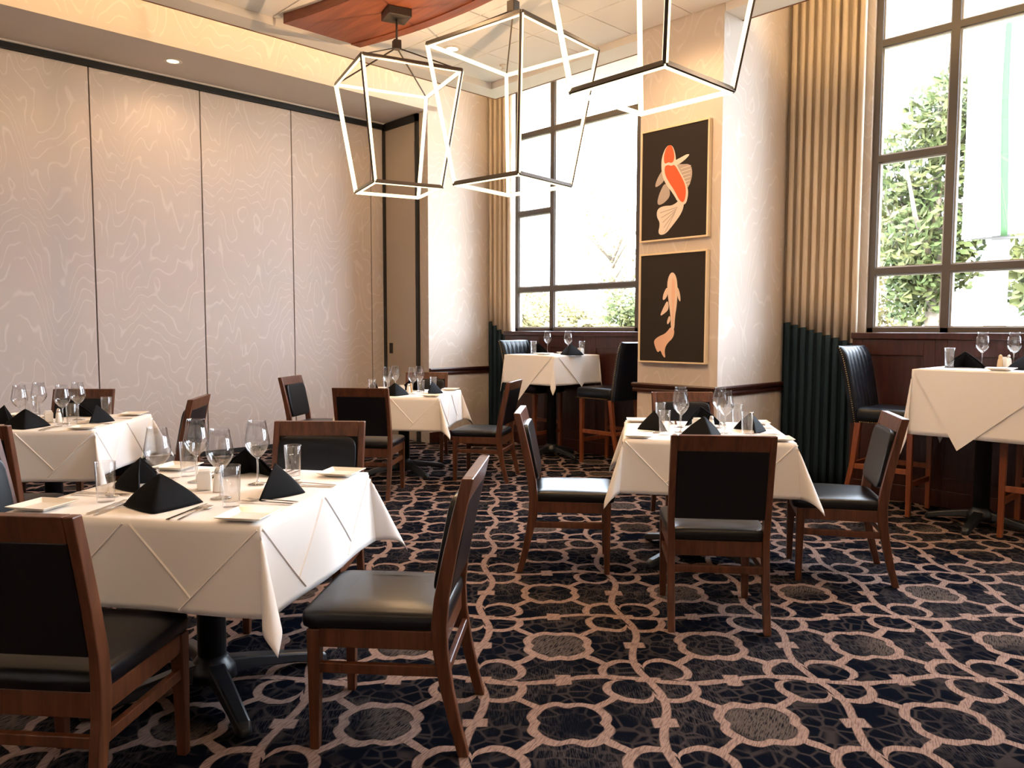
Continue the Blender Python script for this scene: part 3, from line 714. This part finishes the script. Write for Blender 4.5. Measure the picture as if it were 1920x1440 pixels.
def cloth_obj(half, ztop, drop, creases, flaps, seed, short=None, short_x=None):
    """draped square cloth aligned with the table; thing with fold panels as parts"""
    rnd = random.Random(seed)
    c_ = half+drop; N = 72; rr = .012
    kx = [rnd.uniform(0, 6) for _ in range(4)]
    tilt = [rnd.uniform(15, 24) if creases else rnd.uniform(1, 3) for _ in range(4)]; skew = [rnd.uniform(-.35, .35) if creases else rnd.uniform(-.08, .08) for _ in range(4)]
    def P(s, t_):
        sx, sy = (1 if s >= 0 else -1), (1 if t_ >= 0 else -1)
        p, q = abs(s)-half, abs(t_)-half
        if p <= 0 and q <= 0: return (s, t_, ztop)
        if p > 0 and q > 0:
            r = sqrt(p*p+q*q); ph = atan2(q, p); ci = (0 if sx > 0 else 1)+(0 if sy > 0 else 2)
            w_ = radians(tilt[ci])*sin(2*ph)**.8+radians(4)
            lat = .30*sin(2*ph)*cos(2*ph)+skew[ci]*.35*sin(2*ph)
            dx, dy = sx*.7071, sy*.7071; lx, ly = -sx*.7071, sy*.7071
            o = r*sin(w_); l_ = r*lat*.55
            return (sx*half+dx*o+lx*l_, sy*half+dy*o+ly*l_, ztop-.004-r*cos(w_)*(.94+.06*abs(cos(2*ph))))
        if p > 0:
            fl_ = .016*(p/drop)+.008*(p/drop)*sin(t_*9+kx[0 if sx > 0 else 1])*max(0, 1-(abs(t_)/half)**6)
            return (sx*(half+.003+fl_), t_, ztop-.004-p)
        fl_ = .016*(q/drop)+.008*(q/drop)*sin(s*9+kx[2 if sy > 0 else 3])*max(0, 1-(abs(s)/half)**6)
        return (s, sy*(half+.003+fl_), ztop-.004-q)
    # non uniform sampling so that a row sits on the table edge
    def samp(d0=drop):
        a = [-half-d0+d0*k/14 for k in range(14)]+[-half+2*half*k/24 for k in range(25)]
        return a+[half+drop*(k+1)/14 for k in range(14)]
    S_ = samp(short_x or drop); n_ = len(S_); T_ = samp(short or drop)      # short = drop on the -Y side
    m = MB(); m.add([P(S_[i], T_[j]) for j in range(n_) for i in range(n_)],
                    [(j*n_+i, j*n_+i+1, (j+1)*n_+i+1, (j+1)*n_+i) for j in range(n_-1) for i in range(n_-1)], True)
    o = m.build('tablecloth', 'cloth', None, 0, .003)
    def surf(side, a, dz, lift):
        """point on the hanging cloth: a = coordinate to the right as seen from outside, dz = drop"""
        th = side*pi/2; d_ = Vector((cos(th), sin(th), 0)); l_ = Vector((-sin(th), cos(th), 0))
        q_ = d_*(half+max(min(dz, drop), .0005))+l_*a
        p_ = Vector(P(q_.x, q_.y)); ex = max(0, dz-drop)
        p_ += d_*lift; p_.z -= ex; return p_
    def flap(side, pts, name='fold_panel', lift=.0026):
        pts = [Vector((a, dz)) for a, dz in pts]; m_ = MB()
        for i in range(1, len(pts)-1):
            A_, B_, C_ = pts[0], pts[i], pts[i+1]; n__ = 10; idx = {}; vs = []; fs = []
            for r_ in range(n__+1):
                for c2 in range(n__+1-r_):
                    q2 = A_*(1-r_/n__-c2/n__)+B_*(r_/n__)+C_*(c2/n__); idx[r_, c2] = len(vs); vs.append(surf(side, q2.x, q2.y, lift))
            for r_ in range(n__):
                for c2 in range(n__-r_):
                    fs.append((idx[r_, c2], idx[r_+1, c2], idx[r_, c2+1]))
                    if r_+c2 < n__-1: fs.append((idx[r_+1, c2], idx[r_+1, c2+1], idx[r_, c2+1]))
            m_.add(vs, fs, False)
        m_.build(name, 'cloth', o, 0, .0015)
    if creases:      # ironed fold lines: thin ridges that follow the hanging cloth
        m_ = MB()
        for side in range(4):
            lines = []
            for c0 in (-1, 1):
                lines += [((c0*half*.985, .006), (c0*(half-.27), .27)), ((c0*.012, .006), (c0*half*.5, half*.5))]
            lines = [((x0, z0), (x1, z1)) for (x0, z0), (x1, z1) in lines]
            for (a0, z0), (a1, z1) in lines:
                n__ = 14; rings = []; ln = Vector((a1-a0, z1-z0)).normalized(); pn_ = Vector((-ln.y, ln.x))
                for k in range(n__+1):
                    f_ = k/n__; a_, z_ = a0+(a1-a0)*f_, z0+(z1-z0)*f_
                    rings.append([surf(side, a_+pn_.x*w_, max(.001, z_+pn_.y*w_), l_) for w_, l_ in ((-.0055, -.001), (0, .006), (.0055, -.001))])
                m_.loft(rings, False, True)
        m_.build('pressed_creases', 'cloth', o)
    for side, pts in flaps: flap(side, pts, 'overlay_corner', .008)
    return o

# tableware prototypes
def wine_proto():
    t = empty('wine_glass', (0,0,0), 0, 'x', 'wine glass', 'stemmed wine glasses')
    MB().lathe([(.0005, .0015), (.036, .0015), (.037, .003), (.020, .006), (.006, .011), (.0042, .02), (.0038, .06), (.0045, .098), (.008, .106)], 24).build('stem', 'stem', t)
    MB().lathe([(.008, .106), (.022, .117), (.038, .138), (.0465, .157), (.0475, .165), (.0455, .18), (.039, .215), (.0335, .249), (.0345, .2505), (.033, .2505), (.0322, .249), (.0375, .215), (.0440, .18), (.0460, .165), (.045, .158), (.0365, .140), (.021, .1195), (.0005, .1115)], 28, close=True).build('bowl', 'glass', t)
    return t
def tumbler_proto():
    t = empty('tumbler', (0,0,0), 0, 'x', 'glass', 'straight water tumblers')
    MB().lathe([(.0005, .0005), (.0275, .0005), (.0285, .004), (.0345, .140), (.0338, .1412), (.0325, .140), (.0268, .018), (.0005, .016)], 26, close=True).build('glass_wall', 'glass', t)
    return t
def plate_proto():
    t = empty('bread_plate', (0,0,0), 0, 'x', 'plate', 'square bread plates')
    q = sqrt(2)
    m = MB().lathe([(.0005, .001), (.045*q, .001), (.076*q, .017), (.0775*q, .0185), (.075*q, .0195), (.052*q, .0075), (.0005, .0065)], 4, phase=pi/4, smooth=False, close=True)
    m.build('dish', 'china', t, .0015)
    return t
def napkin_proto():
    t = empty('napkin', (0,0,0), 0, 'x', 'napkin', 'black napkins folded into standing triangles')
    def sheet(k, w_, fr, bk, ht, name, bul):
        def base_(u):   # from left rear corner round the rounded front fold to right rear corner
            s_ = 2*u-1; a = abs(s_)
            x = w_*math.copysign(a**1.0, s_); y = fr-(fr-bk)*a**1.25
            return Vector((x, y, .001))
        A = Vector((0, bk*.35, ht))
        def fn(u, v):
            b_ = base_(u); p = b_.lerp(A+Vector(((2*u-1)*.012, 0, -.006*abs(2*u-1))), v)
            n_ = Vector((2*u-1, .7*(1-abs(2*u-1)), .2)); return tuple(p+n_*bul*sin(pi*v)*.8*(1-v*.5))
        MB().grid(fn, 28, 12).build(name, 'napkin', t, 0, .004)
    sheet(0, .128, .085, -.060, .114, 'outer_fold', .012)
    sheet(1, .112, .060, -.056, .104, 'inner_fold', .008)
    return t
def fork_proto():
    o = MB(); pts = [(0, -.095, .002, .0085), (0, -.06, .003, .0095), (0, 0, .004, .006), (0, .035, .005, .0055), (0, .052, .004, .012), (0, .066, .003, .0125)]
    o.loft([[(x-w_/1.4, y, z), (x+w_/1.4, y, z), (x+w_/1.4, y, z+.0022), (x-w_/1.4, y, z+.0022)] for x, y, z, w_ in pts])
    for k in range(4): o.box((-.0068+k*.00455, .082, .005), (.0026, .036, .002), Matrix.Rotation(radians(5), 3, 'X'))
    return tag(o.build('fork', 'steel'), 'x', 'fork', 'table forks')
def knife_proto():
    o = MB(); pts = [(-.11, .0095), (-.06, .009), (0, .0075), (.01, .010), (.06, .0105), (.095, .0095), (.115, .003)]
    o.loft([[(-w_*.6, y, .001), (w_*.8, y, .001), (w_*.8, y, .0042), (-w_*.6, y, .0042)] for y, w_ in pts])
    return tag(o.build('knife', 'steel'), 'x', 'knife', 'table knives')
def spoon_proto():
    o = MB(); pts = [(-.10, .008, .001), (-.06, .009, .002), (.02, .005, .005), (.045, .006, .004)]
    o.loft([[(-w_*.7, y, z), (w_*.7, y, z), (w_*.7, y, z+.0022), (-w_*.7, y, z+.0022)] for y, w_, z in pts])
    o.superell((0, .068, .005), (.036, .056, .008), 1, 1, 10, 8)
    return tag(o.build('spoon', 'steel'), 'x', 'spoon', 'table spoons')
def caddy_proto():
    t = empty('sugar_caddy', (0,0,0), 0, 'x', 'sugar caddy')
    m = MB(); m.b2((-.032, -.024, .001), (.032, .024, .006))
    for a in (((-.032, -.024, .001), (-.029, .024, .062)), ((.029, -.024, .001), (.032, .024, .062)), ((-.032, -.024, .001), (.032, -.021, .062)), ((-.032, .021, .001), (.032, .024, .062))): m.b2(*a)
    m.build('holder', 'ceramic', t, .002)
    k = MB()
    for i in range(7): k.box((-.023+i*.0077, 0, .042), (.0045, .038, .062), Matrix.Rotation(radians(-3+i), 3, 'Y'))
    k.build('sugar_packets', 'ceramic', t)['kind'] = 'stuff'
    return t
def shaker_proto(mat, nm_):
    t = empty(nm_, (0,0,0), 0, 'x', 'shaker')
    MB().lathe([(.0005, .001), (.019, .001), (.020, .006), (.0165, .05), (.012, .066)], 16).build('shaker_body', mat, t)
    MB().lathe([(.0125, .065), (.0135, .070), (.011, .084), (.005, .091), (.0005, .092)], 16).build('shaker_cap', 'steel' if mat != 'pepper' else mat, t)
    return t
WI, TU, PL, NA = Proto(wine_proto()), Proto(tumbler_proto()), Proto(plate_proto()), Proto(napkin_proto())
FO, KN, SN, CA = Proto(fork_proto()), Proto(knife_proto()), Proto(spoon_proto()), Proto(caddy_proto())
SA, PE = Proto(shaker_proto('ceramic', 'salt_shaker')), Proto(shaker_proto('pepper', 'pepper_shaker'))

# ------------------------------------------------------------------ dining tables and settings
ZT1 = .765
def setting(cx, cy, yaw, z, tdesc, cutlery, seats, half=.4575, caddy=True):
    """seats: list of (side angle relative to table yaw, place description)"""
    rnd = random.Random(int(cx*100+cy*10))
    zt = z+.0025
    for ang, sdesc in seats:
        a = yaw+ang            # direction from the table centre to the diner
        out = Vector((cos(a), sin(a), 0)); right = Vector((-sin(a), cos(a), 0))   # diner looks along -out; right hand side
        def at(r, o): p = Vector((cx, cy, 0))+right*r+out*o; return (p.x, p.y, zt)
        face = a+pi/2          # local +y points to the table centre
        j = lambda s_: rnd.uniform(-s_, s_)
        k = half/.4575
        place = '%s of the %s' % (sdesc, tdesc)
        NA.put(at(j(.01), .30*k), face+pi+radians(18)+j(.12), 'folded napkin at the %s' % place)
        PL.put(at(-.375*k, .375*k), a+j(.04), 'bread plate at the %s' % place)
        TU.put(at(.235*k+j(.01), .235*k+j(.01)), 0, 'tumbler at the %s' % place)
        WI.put(at(.125*k+j(.008), .125*k+j(.008)), 0, 'wine glass at the %s' % place)
        if cutlery:
            FO.put(at(-.135, .335), face+j(.06), 'inner fork at the %s' % place)
            FO.put(at(-.168, .33), face+j(.06), 'outer fork at the %s' % place)
            KN.put(at(.135, .335), face+j(.05), 'table knife at the %s' % place)
            SN.put(at(.168, .34), face+j(.05), 'spoon at the %s' % place)
    if caddy:
        c, s_ = cos(yaw), sin(yaw)
        L = lambda u, v: (cx+c*u-s_*v, cy+s_*u+c*v, zt)
        CA.put(L(.01, .02), yaw+.5, 'white sugar packet holder in the middle of the %s' % tdesc)
        SA.put(L(-.02, -.055), 0, 'white salt shaker in the middle of the %s' % tdesc)
        if tdesc.startswith('middle'): PE.put(L(.045, -.06), 0, 'tan pepper shaker in the middle of the %s' % tdesc)

def dining(cx, cy, yawd, tdesc, seed, cutlery, chairs):
    yaw = radians(yawd)
    if not hasattr(dining, 'fr'): dining.fr = Proto(table_frame(.4575, ZT1-.004))
    dining.fr.put((cx, cy, 0), yaw, 'pedestal of the %s' % tdesc, 'dining tables')
    o = cloth_obj(.4575, ZT1, .295, True, [], seed, .275 if seed == 2 else None, .278 if seed == 1 else None); o.location = (cx, cy, 0); o.rotation_euler = (0, 0, yaw)
    tag(o, 'white tablecloth with pressed creases on the %s' % tdesc, 'tablecloth', 'white tablecloths')
    setting(cx, cy, yaw, ZT1, tdesc, cutlery, [(pi, 'near side'), (-pi/2, 'window side'), (0, 'far side'), (pi/2, 'partition side')])
    for (x, y, fd, lab) in chairs:
        CH.put((x, y, 0), radians(fd-90), lab)
dining(1.148, 2.851, 36, 'near left table', 1, True, [
    (.598, 2.484, 41, 'dining chair in the lower left corner with its back to the viewer'),
    (1.515, 2.185, 131.5, 'dining chair seen in profile right of the near left table'),
    (1.773, 3.273, 225, 'dining chair facing the viewer behind the near left table'),
    (.66, 3.50, -53, 'dining chair cut off by the left edge, only its blue-lit backrest showing')])
dining(1.268, 5.642, 52, 'left table by the partition', 2, True, [
    (.80, 4.72, 52, 'dining chair at the left edge with its seat under the left table'),
    (1.855, 5.48, 144, 'dining chair pushed in on the right of the left table by the partition'),
    (1.523, 6.397, 228, 'dining chair facing the viewer behind the left table, nearest the partition')])
dining(4.31, 6.00, 38, 'middle back table by the pocket door', 3, False, [
    (3.575, 5.435, 40, 'dining chair with its back to the viewer at the middle back table'),
    (4.70, 5.29, 122, 'dining chair in profile right of the middle back table'),
    (4.93, 6.50, 226, 'dining chair behind the middle back table, below the pier wall'),
    (3.86, 6.80, -53, 'dining chair left of the middle back table with its backrest lit blue')])
dining(4.01, 2.535, 37.2, 'centre right table by the pillar', 4, True, [
    (3.24, 1.985, 40.4, 'dining chair with its black back to the viewer at the centre right table'),
    (3.335, 2.985, -49, 'dining chair in profile left of the centre right table'),
    (4.29, 1.84, 123, 'dining chair angled right of the centre right table below the bar stool'),
    (4.71, 3.06, 227.5, 'dining chair behind the centre right table against the pillar')])

# ------------------------------------------------------------------ bar tables
ZB = 1.105; HB = .36
def bar_table(cx, cy, drop, seed, flaps, tdesc, short=None):
    if not hasattr(bar_table, 'fr'): bar_table.fr = Proto(table_frame(HB, ZB-.004, 'bar_table'))
    bar_table.fr.put((cx, cy, 0), 0, 'pedestal of the %s' % tdesc, 'bar tables')
    o = cloth_obj(HB, ZB, drop, False, flaps, seed, short); o.location = (cx, cy, 0)
    tag(o, 'white tablecloth with a hanging overlay point on the %s' % tdesc, 'tablecloth', 'white tablecloths')
bar_table(6.05, 5.70, .30, 11, [(2, [(-.35, .004), (-.17, .52), (.35, .004)]), (3, [(-.30, .004), (.05, .33), (.35, .004)])], 'high table under the left window')
bar_table(6.05, 1.565, .45, 12, [(2, [(-.35, .004), (-.06, .535), (.35, .17), (.35, .004)])], 'high table under the right window', .29)
for (x, y, fd, lab) in [(6.20, 5.03, 90, 'bar stool turned away right of the high table under the left window'),
                        (6.17, 6.06, -90, 'bar stool behind the high table in the left window corner, only its top showing'),
                        (6.17, 2.20, -90, 'channel-backed bar stool with nailheads left of the right high table'),
                        (6.02, 1.20, 90, 'bar stool at the right edge of the photo, only its legs showing')]:
    ST.put((x, y, 0), radians(fd-90), lab)
zt = ZB+.003
TD = 'high table under the left window'
TU.put((5.83, 5.76, zt), 0, 'empty tumbler at the left end of the %s' % TD)
NA.put((6.03, 5.88, zt), radians(-60), 'black folded napkin at the left end of the %s' % TD)
WI.put((6.24, 5.945, zt), 0, 'left one of two wine glasses on the %s' % TD)
WI.put((6.10, 5.51, zt), 0, 'right one of two wine glasses on the %s' % TD)
PL.put((5.84, 5.62, zt), .05, 'white bread plate at the near edge of the %s' % TD)
PL.put((6.30, 5.72, zt), .1, 'white bread plate beside the window on the %s' % TD)
NA.put((5.97, 5.36, zt), radians(115), 'black folded napkin at the right end of the %s' % TD)
TU.put((6.22, 5.42, zt), 0, 'empty tumbler at the right end of the %s' % TD)
CA.put((6.10, 5.335, zt), .2, 'sugar packet holder at the right end of the %s' % TD)
TD = 'high table under the right window'
TU.put((5.90, 1.76, zt), 0, 'empty tumbler at the left end of the %s' % TD)
NA.put((6.03, 1.70, zt), radians(-70), 'black folded napkin next to the tumbler on the %s' % TD)
WI.put((6.22, 1.645, zt), 0, 'left one of two wine glasses on the %s' % TD)
WI.put((6.22, 1.45, zt), 0, 'right one of two wine glasses on the %s' % TD)
PE.put((6.30, 1.55, zt), 0, 'tan pepper shaker on the %s' % TD)
SA.put((6.31, 1.50, zt), 0, 'white salt shaker on the %s' % TD)
CA.put((6.37, 1.54, zt), .1, 'sugar packet holder behind the shakers on the %s' % TD)
PL.put((5.80, 1.42, zt), 0, 'white bread plate at the near edge of the %s' % TD)
NA.put((5.98, 1.30, zt), radians(110), 'black folded napkin at the right end of the %s' % TD)

# ------------------------------------------------------------------ outdoors
g = MB().b2((XW+.2, -90, -.7), (140, 120, -.5)).build('lawn', 'lawn'); tag(g, 'pale dry lawn outside the windows', 'lawn'); g['kind'] = 'structure'
rf = struct(MB().b2((XB-.4, YB-.4, ZT+.2), (XW+.3, YP+.4, ZT+.35)).build('ceiling_roof', 'roof'), 'flat roof above the dining room'); rf['category'] = 'roof'
ov = struct(MB().b2((XW+.2, 4.4, 4.62), (XW+1.5, 9.5, 4.8)).build('trim_overhang', 'overhang'), 'taupe roof overhang outside the left window'); ov['category'] = 'overhang'
def leaves(m, c, rx, ry, rz, n, size, rnd):
    for _ in range(n):
        while True:
            p = Vector((rnd.uniform(-1, 1), rnd.uniform(-1, 1), rnd.uniform(-1, 1)))
            if .25 < p.length < 1: break
        p = Vector((p.x*rx, p.y*ry, p.z*rz))+Vector(c)
        a = Vector((rnd.gauss(0, 1), rnd.gauss(0, 1), rnd.gauss(0, 1))).normalized(); b_ = a.orthogonal().normalized(); s_ = size*rnd.uniform(.6, 1.3)
        m.add([p-a*s_, p+b_*s_*.55, p+a*s_, p-b_*s_*.55], [(0, 1, 2, 3)])
def tree(x, y, h, cr, mat, n, label, seed, sparse=False, size=.15):
    rnd = random.Random(seed)
    t = empty('tree', (x, y, -.5), 0, label, 'tree', 'trees outside the windows')
    m = MB(); m.tube([(0, 0, 0), (.05*h*.1, 0, h*.35), (.1, .05, h*.6), (0, 0, h*.92)], [h*.025, h*.02, h*.013, .02], 8)
    for k in range(9 if sparse else 6):
        a = rnd.uniform(0, 2*pi); z0 = h*rnd.uniform(.3, .6); l_ = cr*rnd.uniform(.6, 1)
        m.tube([(0, 0, z0), (cos(a)*l_*.5, sin(a)*l_*.5, z0+h*.14), (cos(a)*l_*.85, sin(a)*l_*.85, z0+h*.33)], [h*.010, h*.007, .015], 6)
    m.build('trunk', 'bark', t)
    f_ = MB(); nc = 11
    for k in range(nc):
        a = rnd.uniform(0, 2*pi); r_ = cr*rnd.uniform(.15, .75); z = h*rnd.uniform(.32, .88); q = 1-.5*abs(z/h-.55)/.4
        leaves(f_, (cos(a)*r_*q, sin(a)*r_*q, z), cr*.5*q, cr*.5*q, h*.13, n//nc, size, rnd)
    f_.build('crown', mat, t)
def bush(x, y, rx, rz, mat, n, label, seed):
    rnd = random.Random(seed); t = empty('bush', (x, y, -.5), 0, label, 'bush', 'bushes outside the windows')
    m = MB()
    for k in range(5):
        a = rnd.uniform(0, 2*pi); m.tube([(0, 0, 0), (cos(a)*rx*.4, sin(a)*rx*.4, rz*1.2)], [.05, .02], 6)
    m.build('stem', 'bark', t)
    f_ = MB()
    for k in range(7): leaves(f_, (rnd.uniform(-.7, .7)*rx, rnd.uniform(-.7, .7)*rx, rz*rnd.uniform(.6, 1.35)), rx*.55, rx*.55, rz*.6, n//7, .13, rnd)
    f_.build('leaf_mass', mat, t)
def polar(px, dist):      # ground position seen in image column px at a given distance
    az = radians(46.253)-math.atan((px-960)/1441.3); return cos(az)*dist, sin(az)*dist
tree(*polar(1745, 24), 9.6, 2.5, 'leaf_a', 7000, 'leafy green tree behind the left half of the right window', 21)
tree(*polar(1975, 19), 8.2, 2.3, 'leaf_a', 7000, 'leafy green tree at the right edge beyond the banner', 22)
tree(*polar(1690, 38), 8.0, 3.2, 'leaf_b', 4000, 'yellowing tree far behind the right window', 23)
tree(*polar(1145, 42), 10.0, 3.2, 'leaf_b', 900, 'thin half-bare tree beyond the left window', 24, True, .16)
tree(*polar(1020, 46), 4.6, 2.6, 'leaf_b', 3500, 'low yellow tree left beyond the left window', 25)
for i, (px, d_, rx, rz, mt, lab) in enumerate([(1070, 37, 2.2, 2.0, 'leaf_b', 'yellow bush beyond the left window beside the mullion'), (1128, 25, 1.5, 1.25, 'leaf_b', 'low yellow bush in the middle of the left window view'),
        (1222, 31, 1.7, 1.9, 'leaf_a', 'green bush beside the pillar in the left window view'), (990, 28, 2.0, 1.6, 'leaf_b', 'yellow bush in the narrow left pane view'),
        (1655, 16, .95, .9, 'leaf_b', 'yellow bush at the left of the right window view'), (1740, 19.5, 1.4, 1.0, 'leaf_b', 'yellow bush below the green tree in the right window'), (1915, 15, .85, .8, 'leaf_b', 'yellow bush right of the banner mast')]):
    bush(*polar(px, d_), rx, rz, mt, 5600, lab, 40+i)
# banner mast
bx, by = polar(1862, 13.5)
t = empty('banner_mast', (bx, by, -.5), radians(28), 'pale mast with a white banner and green stripe outside the right window', 'banner')
MB().box((0, 0, 4.4), (.24, .24, 8.8)).build('mast', 'mast', t, .01)
bn = MB().grid(lambda u, v: (-.18-.03*sin(v*5+u*3), .52-1.06*u, 3.2+3.3*v+.10*u*(1-v)), 12, 24).build('banner', 'banner', t, 0, .01)
MB().grid(lambda u, v: (-.20-.03*sin(v*5+1.6), .03+.05*sin(v*2.2)-(.10-.045*abs(v-.35))*u, 3.23+3.2*v), 3, 24).build('green_stripe', 'banner_green', bn, 0, .006)
for z in (3.22, 6.5): MB().bar((-.12, .5, z), (-.12, -.5, z), .03, .03).build('banner_arm', 'mast', t)
ps = empty('sign_post', (*polar(1086, 22), -.5), radians(40), 'small white post in the garden beyond the left window', 'post')
MB().b2((-.05, -.05, 0), (.05, .05, 2.15)).build('post_shaft', 'banner', ps); MB().b2((-.05, -.55, 2.05), (.05, .05, 2.15)).build('post_arm', 'banner', ps)
